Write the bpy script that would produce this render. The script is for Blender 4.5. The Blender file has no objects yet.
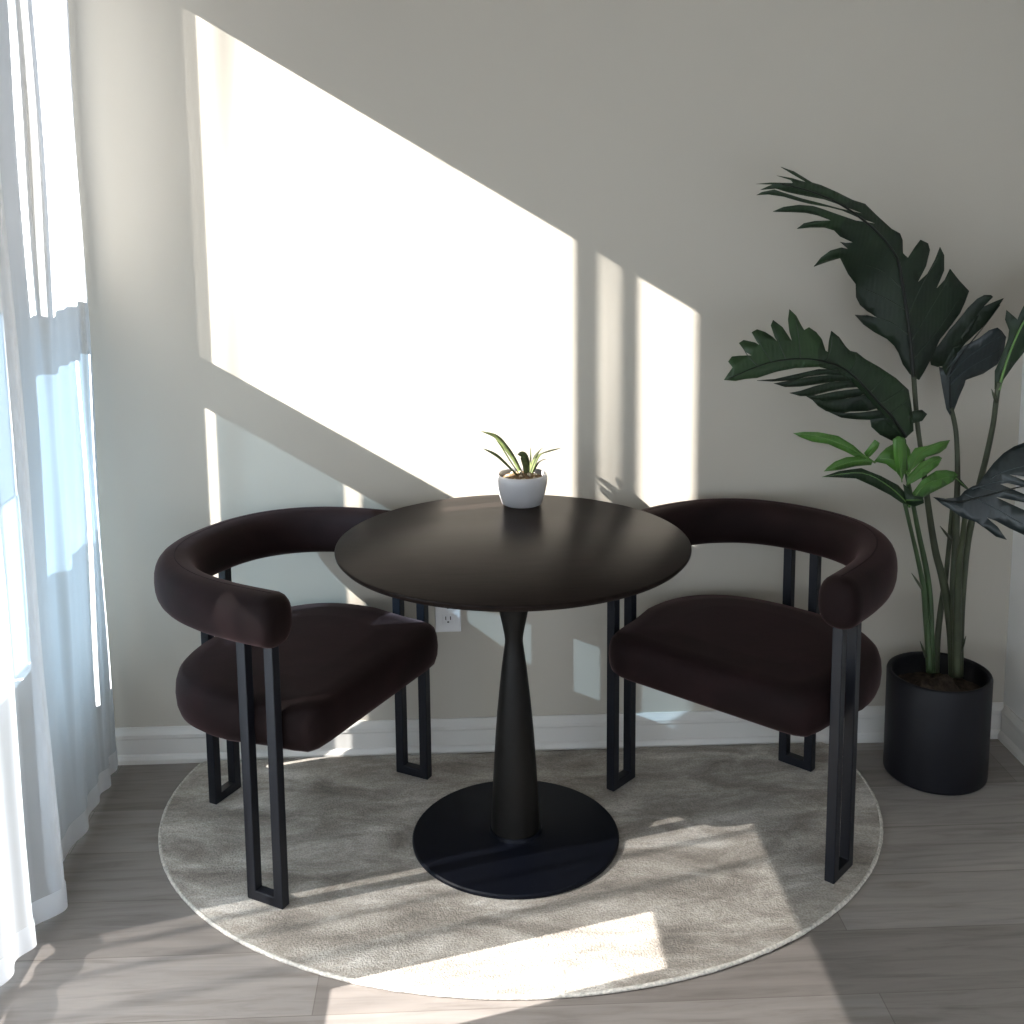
import bpy, bmesh, math, random
from mathutils import Vector, Matrix, geometry

random.seed(7)
SC = bpy.context.scene
COL = SC.collection
PI = math.pi

# ------------------------------------------------------------------ helpers
def link(name, bm, mat=None, parent=None, smooth=True, kind=None, label=None):
    me = bpy.data.meshes.new(name)
    bmesh.ops.recalc_face_normals(bm, faces=bm.faces)
    bm.to_mesh(me); bm.free()
    for p in me.polygons:
        p.use_smooth = smooth
    o = bpy.data.objects.new(name, me)
    COL.objects.link(o)
    if mat:
        me.materials.append(mat)
    if parent:
        o.parent = parent
    if kind:
        o['kind'] = kind
    if label:
        o['label'] = label
    return o

def thing(name, label, cat, loc=(0, 0, 0), rz=0.0, group=None):
    o = bpy.data.objects.new(name, None)
    o.empty_display_size = 0.1
    COL.objects.link(o)
    o.location = loc
    o.rotation_euler = (0, 0, rz)
    o['label'] = label
    o['category'] = cat
    if group:
        o['group'] = group
    return o

def bevel(o, w, seg=3, angle=40):
    m = o.modifiers.new('bevel', 'BEVEL')
    m.width = w; m.segments = seg; m.limit_method = 'ANGLE'; m.angle_limit = math.radians(angle)
    return o

def add_box(bm, x0, x1, y0, y1, z0, z1):
    v = [bm.verts.new((x, y, z)) for x in (x0, x1) for y in (y0, y1) for z in (z0, z1)]
    for f in ((0, 1, 3, 2), (4, 6, 7, 5), (0, 4, 5, 1), (2, 3, 7, 6), (0, 2, 6, 4), (1, 5, 7, 3)):
        bm.faces.new([v[i] for i in f])
    return bm

def box(x0, x1, y0, y1, z0, z1):
    return add_box(bmesh.new(), x0, x1, y0, y1, z0, z1)

def add_lathe(bm, prof, n=64, c=(0, 0, 0)):
    rings = []
    for r, z in prof:
        if r < 1e-6:
            rings.append([bm.verts.new((c[0], c[1], c[2] + z))])
        else:
            rings.append([bm.verts.new((c[0] + r * math.cos(2 * PI * i / n), c[1] + r * math.sin(2 * PI * i / n), c[2] + z)) for i in range(n)])
    for a, b in zip(rings, rings[1:]):
        for i in range(n):
            j = (i + 1) % n
            if len(a) == 1 and len(b) == 1:
                continue
            if len(a) == 1:
                bm.faces.new((a[0], b[j], b[i]))
            elif len(b) == 1:
                bm.faces.new((a[i], a[j], b[0]))
            else:
                bm.faces.new((a[i], a[j], b[j], b[i]))
    return bm

def add_tube(bm, pts, radii, n=10, cap=True):
    pts = [Vector(p) for p in pts]
    rings = []
    prev = None
    for i, p in enumerate(pts):
        t = (pts[min(i + 1, len(pts) - 1)] - pts[max(i - 1, 0)]).normalized()
        ref = prev if prev is not None else (Vector((0, 1, 0)) if abs(t.y) < 0.9 else Vector((1, 0, 0)))
        u = (ref - t * ref.dot(t)).normalized()
        w = t.cross(u)
        prev = u
        r = radii[i] if isinstance(radii, (list, tuple)) else radii
        rings.append([bm.verts.new(p + (u * math.cos(2 * PI * k / n) + w * math.sin(2 * PI * k / n)) * r) for k in range(n)])
    for a, b in zip(rings, rings[1:]):
        for k in range(n):
            bm.faces.new((a[k], a[(k + 1) % n], b[(k + 1) % n], b[k]))
    if cap:
        bm.faces.new(rings[0][::-1]); bm.faces.new(rings[-1])
    return bm

def smooth_path(pts, sub=6):
    P = [Vector(p) for p in pts]
    out = []
    for i in range(len(P) - 1):
        p0, p1, p2, p3 = P[max(i - 1, 0)], P[i], P[i + 1], P[min(i + 2, len(P) - 1)]
        for s in range(sub):
            t = s / sub
            out.append(0.5 * ((2 * p1) + (p2 - p0) * t + (2 * p0 - 5 * p1 + 4 * p2 - p3) * t * t + (3 * p1 - p0 - 3 * p2 + p3) * t ** 3))
    out.append(P[-1])
    return out

# ------------------------------------------------------------------ materials
def nodes_of(name):
    m = bpy.data.materials.new(name)
    m.use_nodes = True
    nt = m.node_tree
    b = nt.nodes['Principled BSDF']
    return m, nt, b

def N(nt, t, **kw):
    n = nt.nodes.new(t)
    for k, v in kw.items():
        if k in n.inputs:
            n.inputs[k].default_value = v
        else:
            setattr(n, k, v)
    return n

def ramp(nt, stops):
    r = nt.nodes.new('ShaderNodeValToRGB')
    e = r.color_ramp.elements
    while len(e) < len(stops):
        e.new(0.5)
    for el, (p, c) in zip(e, stops):
        el.position = p; el.color = (*c, 1)
    return r

def plain(name, col, rough=0.5, spec=0.5, noise=0.0, nscale=40, bump=0.0, bscale=200, sheen=0.0, sheen_tint=None, coat=0.0):
    m, nt, b = nodes_of(name)
    b.inputs['Base Color'].default_value = (*col, 1)
    b.inputs['Roughness'].default_value = rough
    b.inputs['Specular IOR Level'].default_value = spec
    b.inputs['Coat Weight'].default_value = coat
    tc = N(nt, 'ShaderNodeTexCoord')
    if sheen:
        b.inputs['Sheen Weight'].default_value = sheen
        b.inputs['Sheen Roughness'].default_value = 0.35
        if sheen_tint:
            b.inputs['Sheen Tint'].default_value = (*sheen_tint, 1)
    if noise:
        n = N(nt, 'ShaderNodeTexNoise', Scale=nscale, Detail=4.0)
        nt.links.new(tc.outputs['Object'], n.inputs['Vector'])
        r = ramp(nt, [(0.3, tuple(c * (1 - noise) for c in col)), (0.7, tuple(min(1, c * (1 + noise)) for c in col))])
        nt.links.new(n.outputs['Fac'], r.inputs['Fac'])
        nt.links.new(r.outputs['Color'], b.inputs['Base Color'])
    if bump:
        n2 = N(nt, 'ShaderNodeTexNoise', Scale=bscale, Detail=3.0)
        nt.links.new(tc.outputs['Object'], n2.inputs['Vector'])
        bp = N(nt, 'ShaderNodeBump', Strength=bump, Distance=0.002)
        nt.links.new(n2.outputs['Fac'], bp.inputs['Height'])
        nt.links.new(bp.outputs['Normal'], b.inputs['Normal'])
    return m

M = {}
M['wall'] = plain('greige_wall_paint', (0.470, 0.435, 0.375), 0.75, 0.25, bump=0.06, bscale=350)
M['wall_white'] = plain('off_white_wall_paint', (0.72, 0.71, 0.69), 0.75, 0.25, bump=0.06, bscale=350)
M['ceiling'] = plain('ceiling_paint', (0.6, 0.57, 0.52), 0.9, 0.2)
M['trim'] = plain('white_trim_paint', (0.62, 0.60, 0.565), 0.4, 0.4)
M['frame'] = plain('white_window_frame', (0.75, 0.75, 0.75), 0.4)
M['plastic'] = plain('white_outlet_plastic', (0.78, 0.78, 0.78), 0.35)
M['slot'] = plain('dark_slot', (0.02, 0.02, 0.02), 0.6)
M['black_metal'] = plain('black_powder_coat', (0.007, 0.008, 0.012), 0.42, 0.3)
M['table_base'] = plain('black_table_base', (0.003, 0.004, 0.008), 0.5, 0.15)
M['pedestal'] = plain('black_pedestal', (0.006, 0.0055, 0.005), 0.45, 0.2)
M['planter'] = plain('matte_black_planter', (0.006, 0.006, 0.0085), 0.5, 0.25, bump=0.03, bscale=120)
M['soil'] = plain('brown_soil', (0.055, 0.042, 0.033), 0.95, 0.1, noise=0.6, nscale=60, bump=1.0, bscale=120)
M['pot'] = plain('white_glazed_ceramic', (0.50, 0.49, 0.50), 0.18, 0.5, coat=0.3)
M['pebble'] = plain('tan_pebbles', (0.42, 0.36, 0.26), 0.8, 0.3, noise=0.4, nscale=80)
M['potsoil'] = plain('potting_mix', (0.13, 0.085, 0.045), 0.9, 0.2, noise=0.7, nscale=150, bump=1.0, bscale=250)
M['piping'] = plain('velvet_seam', (0.012, 0.006, 0.007), 0.8, 0.2)

def velvet():
    m, nt, b = nodes_of('dark_brown_velvet')
    tc = N(nt, 'ShaderNodeTexCoord')
    n = N(nt, 'ShaderNodeTexNoise', Scale=7.0, Detail=3.0, Distortion=0.6)
    nt.links.new(tc.outputs['Object'], n.inputs['Vector'])
    r = ramp(nt, [(0.35, (0.0045, 0.0010, 0.0010)), (0.7, (0.0115, 0.0042, 0.0045))])
    nt.links.new(n.outputs['Fac'], r.inputs['Fac'])
    nt.links.new(r.outputs['Color'], b.inputs['Base Color'])
    b.inputs['Roughness'].default_value = 0.75
    b.inputs['Specular IOR Level'].default_value = 0.15
    b.inputs['Sheen Weight'].default_value = 0.13
    b.inputs['Sheen Roughness'].default_value = 0.35
    b.inputs['Sheen Tint'].default_value = (0.85, 0.54, 0.55, 1)
    n2 = N(nt, 'ShaderNodeTexNoise', Scale=25.0, Detail=6.0)
    nt.links.new(tc.outputs['Object'], n2.inputs['Vector'])
    bp = N(nt, 'ShaderNodeBump', Strength=0.12, Distance=0.004)
    nt.links.new(n2.outputs['Fac'], bp.inputs['Height'])
    nt.links.new(bp.outputs['Normal'], b.inputs['Normal'])
    return m
M['velvet'] = velvet()

def tabletop():
    m, nt, b = nodes_of('dark_brown_table_veneer')
    tc = N(nt, 'ShaderNodeTexCoord')
    mp = N(nt, 'ShaderNodeMapping'); mp.inputs['Scale'].default_value = (6, 60, 6)
    nt.links.new(tc.outputs['Object'], mp.inputs['Vector'])
    n = N(nt, 'ShaderNodeTexNoise', Scale=2.0, Detail=6.0)
    nt.links.new(mp.outputs['Vector'], n.inputs['Vector'])
    r = ramp(nt, [(0.3, (0.008, 0.0055, 0.0048)), (0.75, (0.014, 0.0095, 0.0082))])
    nt.links.new(n.outputs['Fac'], r.inputs['Fac'])
    nt.links.new(r.outputs['Color'], b.inputs['Base Color'])
    b.inputs['Roughness'].default_value = 0.34
    b.inputs['Specular IOR Level'].default_value = 0.045
    return m
M['tabletop'] = tabletop()

def floor_mat():
    m, nt, b = nodes_of('grey_brown_oak_planks')
    tc = N(nt, 'ShaderNodeTexCoord')
    mp = N(nt, 'ShaderNodeMapping'); mp.inputs['Location'].default_value = (0.31, 0.095, 0)
    nt.links.new(tc.outputs['Object'], mp.inputs['Vector'])
    br = N(nt, 'ShaderNodeTexBrick', Scale=1.0)
    br.inputs['Brick Width'].default_value = 1.75
    br.inputs['Row Height'].default_value = 0.19
    br.inputs['Mortar Size'].default_value = 0.0011
    br.inputs['Mortar Smooth'].default_value = 0.2
    br.inputs['Color1'].default_value = (0.222, 0.197, 0.180, 1)
    br.inputs['Color2'].default_value = (0.312, 0.284, 0.264, 1)
    br.inputs['Mortar'].default_value = (0.17, 0.148, 0.13, 1)
    br.offset = 0.37
    nt.links.new(mp.outputs['Vector'], br.inputs['Vector'])
    # grain, shifted from plank to plank
    mp2 = N(nt, 'ShaderNodeMapping'); mp2.inputs['Scale'].default_value = (1.6, 16, 1)
    nt.links.new(tc.outputs['Object'], mp2.inputs['Vector'])
    n = N(nt, 'ShaderNodeTexNoise', Scale=2.2, Detail=8.0, Roughness=0.6, Distortion=0.9)
    nt.links.new(mp2.outputs['Vector'], n.inputs['Vector'])
    r = ramp(nt, [(0.28, (0.72, 0.70, 0.68)), (0.5, (1, 1, 1)), (0.74, (1.18, 1.17, 1.15))])
    nt.links.new(n.outputs['Fac'], r.inputs['Fac'])
    mx = N(nt, 'ShaderNodeMixRGB', blend_type='MULTIPLY'); mx.inputs['Fac'].default_value = 1
    nt.links.new(br.outputs['Color'], mx.inputs['Color1'])
    nt.links.new(r.outputs['Color'], mx.inputs['Color2'])
    nt.links.new(mx.outputs['Color'], b.inputs['Base Color'])
    b.inputs['Roughness'].default_value = 0.48
    b.inputs['Specular IOR Level'].default_value = 0.35
    bp = N(nt, 'ShaderNodeBump', Strength=0.08, Distance=0.002)
    nt.links.new(n.outputs['Fac'], bp.inputs['Height'])
    nt.links.new(bp.outputs['Normal'], b.inputs['Normal'])
    return m
M['floor'] = floor_mat()

def rug_mat():
    m, nt, b = nodes_of('distressed_beige_rug_pile')
    tc = N(nt, 'ShaderNodeTexCoord')
    mp = N(nt, 'ShaderNodeMapping'); mp.inputs['Scale'].default_value = (3.2, 7.5, 1)
    nt.links.new(tc.outputs['Object'], mp.inputs['Vector'])
    n = N(nt, 'ShaderNodeTexNoise', Scale=1.4, Detail=9.0, Roughness=0.68, Distortion=0.5)
    nt.links.new(mp.outputs['Vector'], n.inputs['Vector'])
    r = ramp(nt, [(0.30, (0.17, 0.15, 0.13)), (0.45, (0.31, 0.276, 0.236)), (0.56, (0.45, 0.41, 0.36)), (0.68, (0.64, 0.605, 0.555))])
    nt.links.new(n.outputs['Fac'], r.inputs['Fac'])
    n2 = N(nt, 'ShaderNodeTexNoise', Scale=230.0, Detail=2.0)
    nt.links.new(tc.outputs['Object'], n2.inputs['Vector'])
    r2 = ramp(nt, [(0.3, (0.74, 0.74, 0.74)), (0.7, (1.16, 1.16, 1.16))])
    nt.links.new(n2.outputs['Fac'], r2.inputs['Fac'])
    mx = N(nt, 'ShaderNodeMixRGB', blend_type='MULTIPLY'); mx.inputs['Fac'].default_value = 1
    nt.links.new(r.outputs['Color'], mx.inputs['Color1'])
    nt.links.new(r2.outputs['Color'], mx.inputs['Color2'])
    nt.links.new(mx.outputs['Color'], b.inputs['Base Color'])
    b.inputs['Roughness'].default_value = 0.95
    b.inputs['Specular IOR Level'].default_value = 0.1
    b.inputs['Sheen Weight'].default_value = 0.15
    bp = N(nt, 'ShaderNodeBump', Strength=0.7, Distance=0.004)
    nt.links.new(n2.outputs['Fac'], bp.inputs['Height'])
    nt.links.new(bp.outputs['Normal'], b.inputs['Normal'])
    return m
M['rug'] = rug_mat()
M['rugedge'] = plain('rug_binding', (0.56, 0.53, 0.48), 0.95, 0.1, noise=0.3, nscale=150, bump=0.5, bscale=150)

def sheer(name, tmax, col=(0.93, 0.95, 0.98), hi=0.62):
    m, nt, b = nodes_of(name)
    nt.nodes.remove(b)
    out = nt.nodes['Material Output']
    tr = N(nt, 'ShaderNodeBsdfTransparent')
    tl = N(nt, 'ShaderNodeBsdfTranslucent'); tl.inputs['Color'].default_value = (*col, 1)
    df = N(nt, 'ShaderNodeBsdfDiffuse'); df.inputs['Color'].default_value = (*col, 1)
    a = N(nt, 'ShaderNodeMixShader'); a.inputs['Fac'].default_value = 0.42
    nt.links.new(tl.outputs[0], a.inputs[1]); nt.links.new(df.outputs[0], a.inputs[2])
    lw = N(nt, 'ShaderNodeLayerWeight'); lw.inputs['Blend'].default_value = 0.5
    mr = N(nt, 'ShaderNodeMapRange')
    mr.inputs['From Min'].default_value = 0.22; mr.inputs['From Max'].default_value = hi
    mr.inputs['To Min'].default_value = tmax; mr.inputs['To Max'].default_value = 0.0
    nt.links.new(lw.outputs['Facing'], mr.inputs['Value'])
    x = N(nt, 'ShaderNodeMixShader')
    nt.links.new(mr.outputs['Result'], x.inputs['Fac'])
    nt.links.new(a.outputs[0], x.inputs[1]); nt.links.new(tr.outputs[0], x.inputs[2])
    nt.links.new(x.outputs[0], out.inputs['Surface'])
    return m
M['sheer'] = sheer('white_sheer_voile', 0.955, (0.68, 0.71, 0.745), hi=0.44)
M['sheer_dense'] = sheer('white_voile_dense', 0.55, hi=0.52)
M['hem'] = sheer('white_sheer_hem', 0.15)

def frosted(name, k, col, direct=0.04, tint=(1, 1, 1)):  # invented translucent film that cuts and spreads the sun behind the curtains
    m, nt, b = nodes_of(name)
    nt.nodes.remove(b)
    out = nt.nodes['Material Output']
    tl = N(nt, 'ShaderNodeBsdfTranslucent'); tl.inputs['Color'].default_value = (*[c * k for c in col], 1)
    gl = N(nt, 'ShaderNodeBsdfGlossy'); gl.inputs['Roughness'].default_value = 0.3
    gl.inputs['Color'].default_value = (0.6, 0.6, 0.6, 1)
    x = N(nt, 'ShaderNodeMixShader'); x.inputs['Fac'].default_value = 0.05
    nt.links.new(tl.outputs[0], x.inputs[1]); nt.links.new(gl.outputs[0], x.inputs[2])
    tr = N(nt, 'ShaderNodeBsdfTransparent'); tr.inputs['Color'].default_value = (*tint, 1)
    q = N(nt, 'ShaderNodeMixShader'); q.inputs['Fac'].default_value = direct
    nt.links.new(x.outputs[0], q.inputs[1]); nt.links.new(tr.outputs[0], q.inputs[2])
    nt.links.new(q.outputs[0], out.inputs['Surface'])
    return m
M['frosted'] = frosted('added_sun_film', 0.48, (0.76, 0.89, 1.0), 0.42)
M['frosted_near'] = frosted('added_sun_film_near', 0.60, (0.82, 0.92, 1.0), 0.32)
M['frosted_foot'] = frosted('added_foot_film', 0.50, (0.76, 0.90, 1.0), 0.0)
M['frosted_lower'] = frosted('added_lower_film', 0.24, (0.76, 0.90, 1.0), 0.38, (0.70, 0.87, 1.0))
M['frosted_side'] = frosted('added_side_film', 0.1, (0.95, 0.96, 0.96), 0.32)
M['frosted_upper'] = frosted('added_sun_film_upper', 0.20, (0.90, 0.95, 1.0), 0.10)

def leaf_mat(name, dark, lite, rough=0.35, trans=0.0, spec=0.5):
    m, nt, b = nodes_of(name)
    tc = N(nt, 'ShaderNodeTexCoord')
    n = N(nt, 'ShaderNodeTexNoise', Scale=9.0, Detail=4.0)
    nt.links.new(tc.outputs['Object'], n.inputs['Vector'])
    r = ramp(nt, [(0.35, dark), (0.68, lite)])
    nt.links.new(n.outputs['Fac'], r.inputs['Fac'])
    nt.links.new(r.outputs['Color'], b.inputs['Base Color'])
    b.inputs['Roughness'].default_value = rough
    b.inputs['Specular IOR Level'].default_value = spec
    w = N(nt, 'ShaderNodeTexWave', Scale=28.0, Distortion=1.5)
    nt.links.new(tc.outputs['Object'], w.inputs['Vector'])
    bp = N(nt, 'ShaderNodeBump', Strength=0.12, Distance=0.002)
    nt.links.new(w.outputs['Fac'], bp.inputs['Height'])
    nt.links.new(bp.outputs['Normal'], b.inputs['Normal'])
    return m
M['leaf_dark'] = leaf_mat('dark_green_leaf', (0.006, 0.012, 0.007), (0.012, 0.024, 0.011), 0.5, spec=0.3)
M['leaf_mid'] = leaf_mat('green_leaf', (0.009, 0.020, 0.009), (0.017, 0.036, 0.014), 0.45, spec=0.3)
M['leaf_tip'] = leaf_mat('green_leaf_tip', (0.014, 0.034, 0.012), (0.026, 0.058, 0.02), 0.42, spec=0.35)
M['leaf_reflect_blue'] = leaf_mat('leaf_with_window_reflection', (0.008, 0.014, 0.016), (0.016, 0.026, 0.026), 0.38)  # bluish reflection of the window put into the leaf colour
M['leaf_bright'] = leaf_mat('bright_green_leaf', (0.035, 0.11, 0.016), (0.075, 0.19, 0.03), 0.35)
M['stem'] = plain('green_brown_stem', (0.040, 0.048, 0.026), 0.5, 0.4, noise=0.4, nscale=14)
M['stem_green'] = plain('bright_green_stem', (0.032, 0.060, 0.022), 0.4, 0.5, noise=0.3, nscale=14)
M['midrib'] = plain('dark_midrib', (0.006, 0.008, 0.006), 0.5, 0.3)
M['midrib_pale'] = plain('pale_midrib', (0.10, 0.20, 0.05), 0.45, 0.4)
M['vein'] = plain('pale_leaf_vein', (0.045, 0.058, 0.062), 0.45, 0.4)
M['vein_dark'] = plain('green_leaf_vein', (0.022, 0.034, 0.022), 0.45, 0.4)
M['succulent'] = plain('succulent_leaf', (0.08, 0.10, 0.034), 0.4, 0.4, noise=0.45, nscale=60)

# ------------------------------------------------------------------ camera
F, CY, H = 1142.08, -159.82, 1.5715
YAW, PITCH, ROLL = 0.0426, 0.1459, 0.0091
def cam_axes():
    cy, sy, cp, sp = math.cos(YAW), math.sin(YAW), math.cos(PITCH), math.sin(PITCH)
    f = Vector((sy * cp, cy * cp, -sp)); r = Vector((cy, -sy, 0)); d = f.cross(r)
    c, s = math.cos(ROLL), math.sin(ROLL)
    return r * c + d * s, d * c - r * s, f
CR, CD, CF = cam_axes()
cam = bpy.data.cameras.new('camera')
co = bpy.data.objects.new('camera', cam)
COL.objects.link(co)
mw = Matrix((( CR.x, -CD.x, -CF.x, 0), (CR.y, -CD.y, -CF.y, 0), (CR.z, -CD.z, -CF.z, H), (0, 0, 0, 1)))
co.matrix_world = mw
cam.sensor_width = 36
cam.sensor_fit = 'HORIZONTAL'
cam.lens = F / 1024 * 36
cam.shift_y = CY / 1024
cam.clip_start = 0.02
SC.camera = co

def at(u, v, y):
    """world point seen at pixel (u, v) at distance y into the room"""
    d = CR * ((u - 512) / F) + CD * ((v - 512 - CY) / F) + CF
    t = y / d.y
    return Vector((d.x * t, y, H + d.z * t))

# ------------------------------------------------------------------ room shell
XL, XR, YB, YF, ZC = -1.12, 1.520, 3.0094, -2.6, 2.62
def struct(name, bm, mat, smooth=False):
    return link(name, bm, mat, None, smooth, kind='structure')
struct('floor', box(XL - 0.3, XR + 0.2, YF - 0.2, YB + 0.2, -0.1, 0.0), M['floor'])
struct('ceiling', box(XL - 0.04, XR + 0.2, YF - 0.2, YB + 0.2, ZC, ZC + 0.1), M['ceiling'])
struct('wall_back', box(XL - 0.04, XR + 0.2, YB, YB + 0.15, 0, ZC), M['wall'])
struct('wall_right', box(XR, XR + 0.15, YF, YB, 0, ZC), M['wall_white'])
bm = bmesh.new()
add_box(bm, XL - 0.04, -0.75, YF - 0.15, YF, 0, ZC); add_box(bm, 1.35, XR + 0.2, YF - 0.15, YF, 0, ZC)  # wall pieces leave an opening added behind the viewer for fill light
add_box(bm, -0.75, 1.35, YF - 0.15, YF, 0, 0.10); add_box(bm, -0.75, 1.35, YF - 0.15, YF, 2.35, ZC)
struct('wall_front', bm, M['wall'])
W = 0.04
# left wall: solid around two window openings
W1 = (2.42, 2.925, 0.30, 2.32)      # window near the corner  y0 y1 z0 z1
W2 = (-2.0, 2.22, 0.08, 2.32)      # wide window towards the viewer
bm = bmesh.new()
add_box(bm, XL - W, XL, W1[1], YB, 0, ZC)
add_box(bm, XL - W, XL, W2[1], W1[0], 0, ZC)
add_box(bm, XL - W, XL, YF, W2[0], 0, ZC)
add_box(bm, XL - W, XL, W1[0], W1[1], 0, W1[2]); add_box(bm, XL - W, XL, W1[0], W1[1], W1[3], ZC)
add_box(bm, XL - W, XL, W2[0], W2[1], 0, W2[2]); add_box(bm, XL - W, XL, W2[0], W2[1], W2[3], ZC)
struct('wall_left', bm, M['wall'])

# window near the corner: clear upper light, lower panels and gaps added to shape the sun
w1 = thing('window_1', 'clear upper window pane above frosted lower panels added to filter the sun', 'window')
w1['kind'] = 'structure'
bm = bmesh.new()
y0, y1, z0, z1 = W1
xo, xi = XL - W, XL
add_box(bm, xo, xi, 2.889, y1, 1.28, z1)          # jambs
add_box(bm, xo, xi, y0, 2.502, z0, z1)
add_box(bm, xo, xi, 2.502, 2.889, 2.300, z1)      # head
add_box(bm, xo, xi, 2.502, 2.889, 1.275, 1.385)   # transom
add_box(bm, xo, xi, 2.502, y1, z0, z0 + 0.05)
link('window_frame', bm, M['frame'], w1, False)
link('sun_dimming_strip', box(xo + 0.030, xo + 0.036, 2.878, 2.889, 1.385, 2.300), M['frosted_side'], w1, False)  # added strip that dims the left edge of the sun patch
for yy, hw in ((2.591, 0.007), (2.558, 0.0048)):  # added bars casting the dark streaks of curtain folds
    link('fold_shade_bar', box(xo + 0.011, xo + 0.029, yy - hw, yy + hw, 1.385, 2.300), M['frame'], w1, False)
for a, b_ in ((2.502, 2.763), (2.777, 2.871), (2.880, y1)):
    link('pane', box(xo + 0.012, xo + 0.018, a, b_, z0 + 0.05, 0.80), M['frosted_foot'], w1, False)
    link('pane', box(xo + 0.012, xo + 0.018, a, b_, 0.80, 1.275), M['frosted_lower'] if b_ < 2.875 else M['frame'], w1, False)

# wide window: frosted panes added to hold back the sun, one clear slot
w2 = thing('window_2', 'wide window with added frosted panes and a clear slot that shape the sun', 'window')
w2['kind'] = 'structure'
y0, y1, z0, z1 = W2
SL = (1.640, 1.822, 0.515, 0.930)  # added slot that lets a strip of sun onto the rug
bm = bmesh.new()
for yy in (y0, y0 + 1.33, y0 + 2.66, y1 - 0.05):
    add_box(bm, xo, xi, yy, yy + 0.05, z0, z1)
for zz in (z0, z1 - 0.05):
    for k in range(3):
        ya = (y0 + 0.05, y0 + 1.38, y0 + 2.71)[k]; yb = (y0 + 1.33, y0 + 2.66, y1 - 0.05)[k]
        add_box(bm, xo, xi, ya, yb, zz, zz + 0.05)
link('window_frame', bm, M['frame'], w2, False)
px = (xo + 0.014, xo + 0.020)
za, zb, ZM = z0 + 0.05, z1 - 0.05, 1.12
ya, yb = y0 + 2.71, y1 - 0.05
for a, b_ in ((y0 + 0.05, y0 + 1.33), (y0 + 1.38, y0 + 2.66), (ya, yb)):
    bm = bmesh.new()
    if b_ < yb:
        add_box(bm, *px, a, b_, za, ZM)
    else:
        add_box(bm, *px, ya, SL[0], za, ZM); add_box(bm, *px, SL[1], yb, za, ZM)
        add_box(bm, *px, SL[0], SL[1], za, SL[2]); add_box(bm, *px, SL[0], SL[1], SL[3], ZM)
    link('lower_pane', bm, M['frosted'] if b_ == yb else M['frosted_near'], w2, False)
    link('transom', box(xo, xi, a, b_, ZM, ZM + 0.045), M['frame'], w2, False)
    link('upper_pane', box(*px, a, b_, ZM + 0.045, zb), M['frosted_upper'], w2, False)

# baseboards: moulded profile swept along each wall
PROF = [(0.0, 0.0), (0.021, 0.0), (0.021, 0.012), (0.017, 0.022), (0.013, 0.026), (0.013, 0.068), (0.0155, 0.073), (0.0155, 0.082), (0.009, 0.092), (0.005, 0.100), (0.0, 0.100)]
def baseboard(name, fn, a, b_):
    bm = bmesh.new()
    A = [bm.verts.new(fn(a, d, z)) for d, z in PROF]; B = [bm.verts.new(fn(b_, d, z)) for d, z in PROF]
    n = len(PROF)
    for i in range(n):
        bm.faces.new((A[i], A[(i + 1) % n], B[(i + 1) % n], B[i]))
    bm.faces.new(A[::-1]); bm.faces.new(B)
    return struct(name, bm, M['trim'])
baseboard('baseboard_back', lambda s, d, z: (s, YB - d, z), XL, XR)
baseboard('baseboard_right', lambda s, d, z: (XR - d, s, z), YF, YB - 0.0215)

# ------------------------------------------------------------------ wall outlet
ou = thing('wall_outlet', 'white duplex power outlet low on the wall behind the round table', 'outlet', (-0.0542, YB, 0.4115))
bm = box(-0.035, 0.035, -0.006, -0.0005, -0.058, 0.058)
bevel(link('cover_plate', bm, M['plastic'], ou, False), 0.003, 3)
bm = bmesh.new()
add_lathe(bm, [(0.0, 0.0), (0.003, 0.0), (0.0026, 0.0012), (0, 0.0016)], 12)
bmesh.ops.rotate(bm, verts=bm.verts, cent=(0, 0, 0), matrix=Matrix.Rotation(PI / 2, 3, 'X'))
bmesh.ops.translate(bm, verts=bm.verts, vec=(0, -0.006, 0))
link('screw', bm, M['plastic'], ou)
for zc in (0.020, -0.020):
    bm = box(-0.0165, 0.0165, -0.0078, -0.005, zc - 0.0145, zc + 0.0145)
    r = bevel(link('receptacle', bm, M['plastic'], ou, False), 0.002, 2)
    for sx in (-0.0065, 0.0065):
        link('slot', box(sx - 0.0012, sx + 0.0012, -0.0082, -0.0076, zc - 0.002, zc + 0.008), M['slot'], r, False)
    link('slot', box(-0.0025, 0.0025, -0.0082, -0.0076, zc - 0.010, zc - 0.006), M['slot'], r, False)

# ------------------------------------------------------------------ rug
RX, RY, RA, RB, RT = 0.1319, 2.7606, 0.906, 0.746, 0.010
YCUT = YB - 0.028
def rug_outline(scale=1.0, n=220):
    pts = []
    for i in range(n):
        t = 2 * PI * i / n
        x, y = RX + RA * scale * math.cos(t), RY + RB * scale * math.sin(t)
        pts.append((x, min(y, RY + (YCUT - RY) * scale)))
    return pts
bm = bmesh.new()
rings = []
for sc, z in ((0.998, 0.0005), (1.0, 0.004), (0.9985, 0.0085), (0.994, RT), (0.9, RT), (0.75, RT), (0.5, RT), (0.25, RT)):
    rings.append([bm.verts.new((x, y, z)) for x, y in rug_outline(sc)])
for a, b_ in zip(rings, rings[1:]):
    for i in range(len(a)):
        j = (i + 1) % len(a)
        bm.faces.new((a[i], a[j], b_[j], b_[i]))
bm.faces.new(rings[-1]); bm.faces.new(rings[0][::-1])
rug = link('round_rug', bm, M['rug'])
rug['label'] = 'round beige and grey distressed area rug under the black table and chairs'
rug['category'] = 'rug'
bm = bmesh.new()
P = [Vector((x, y, 0.0055)) for x, y in rug_outline(1.0, 400)]
P = [p for p in P if p.y < YCUT - 0.005]
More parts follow.
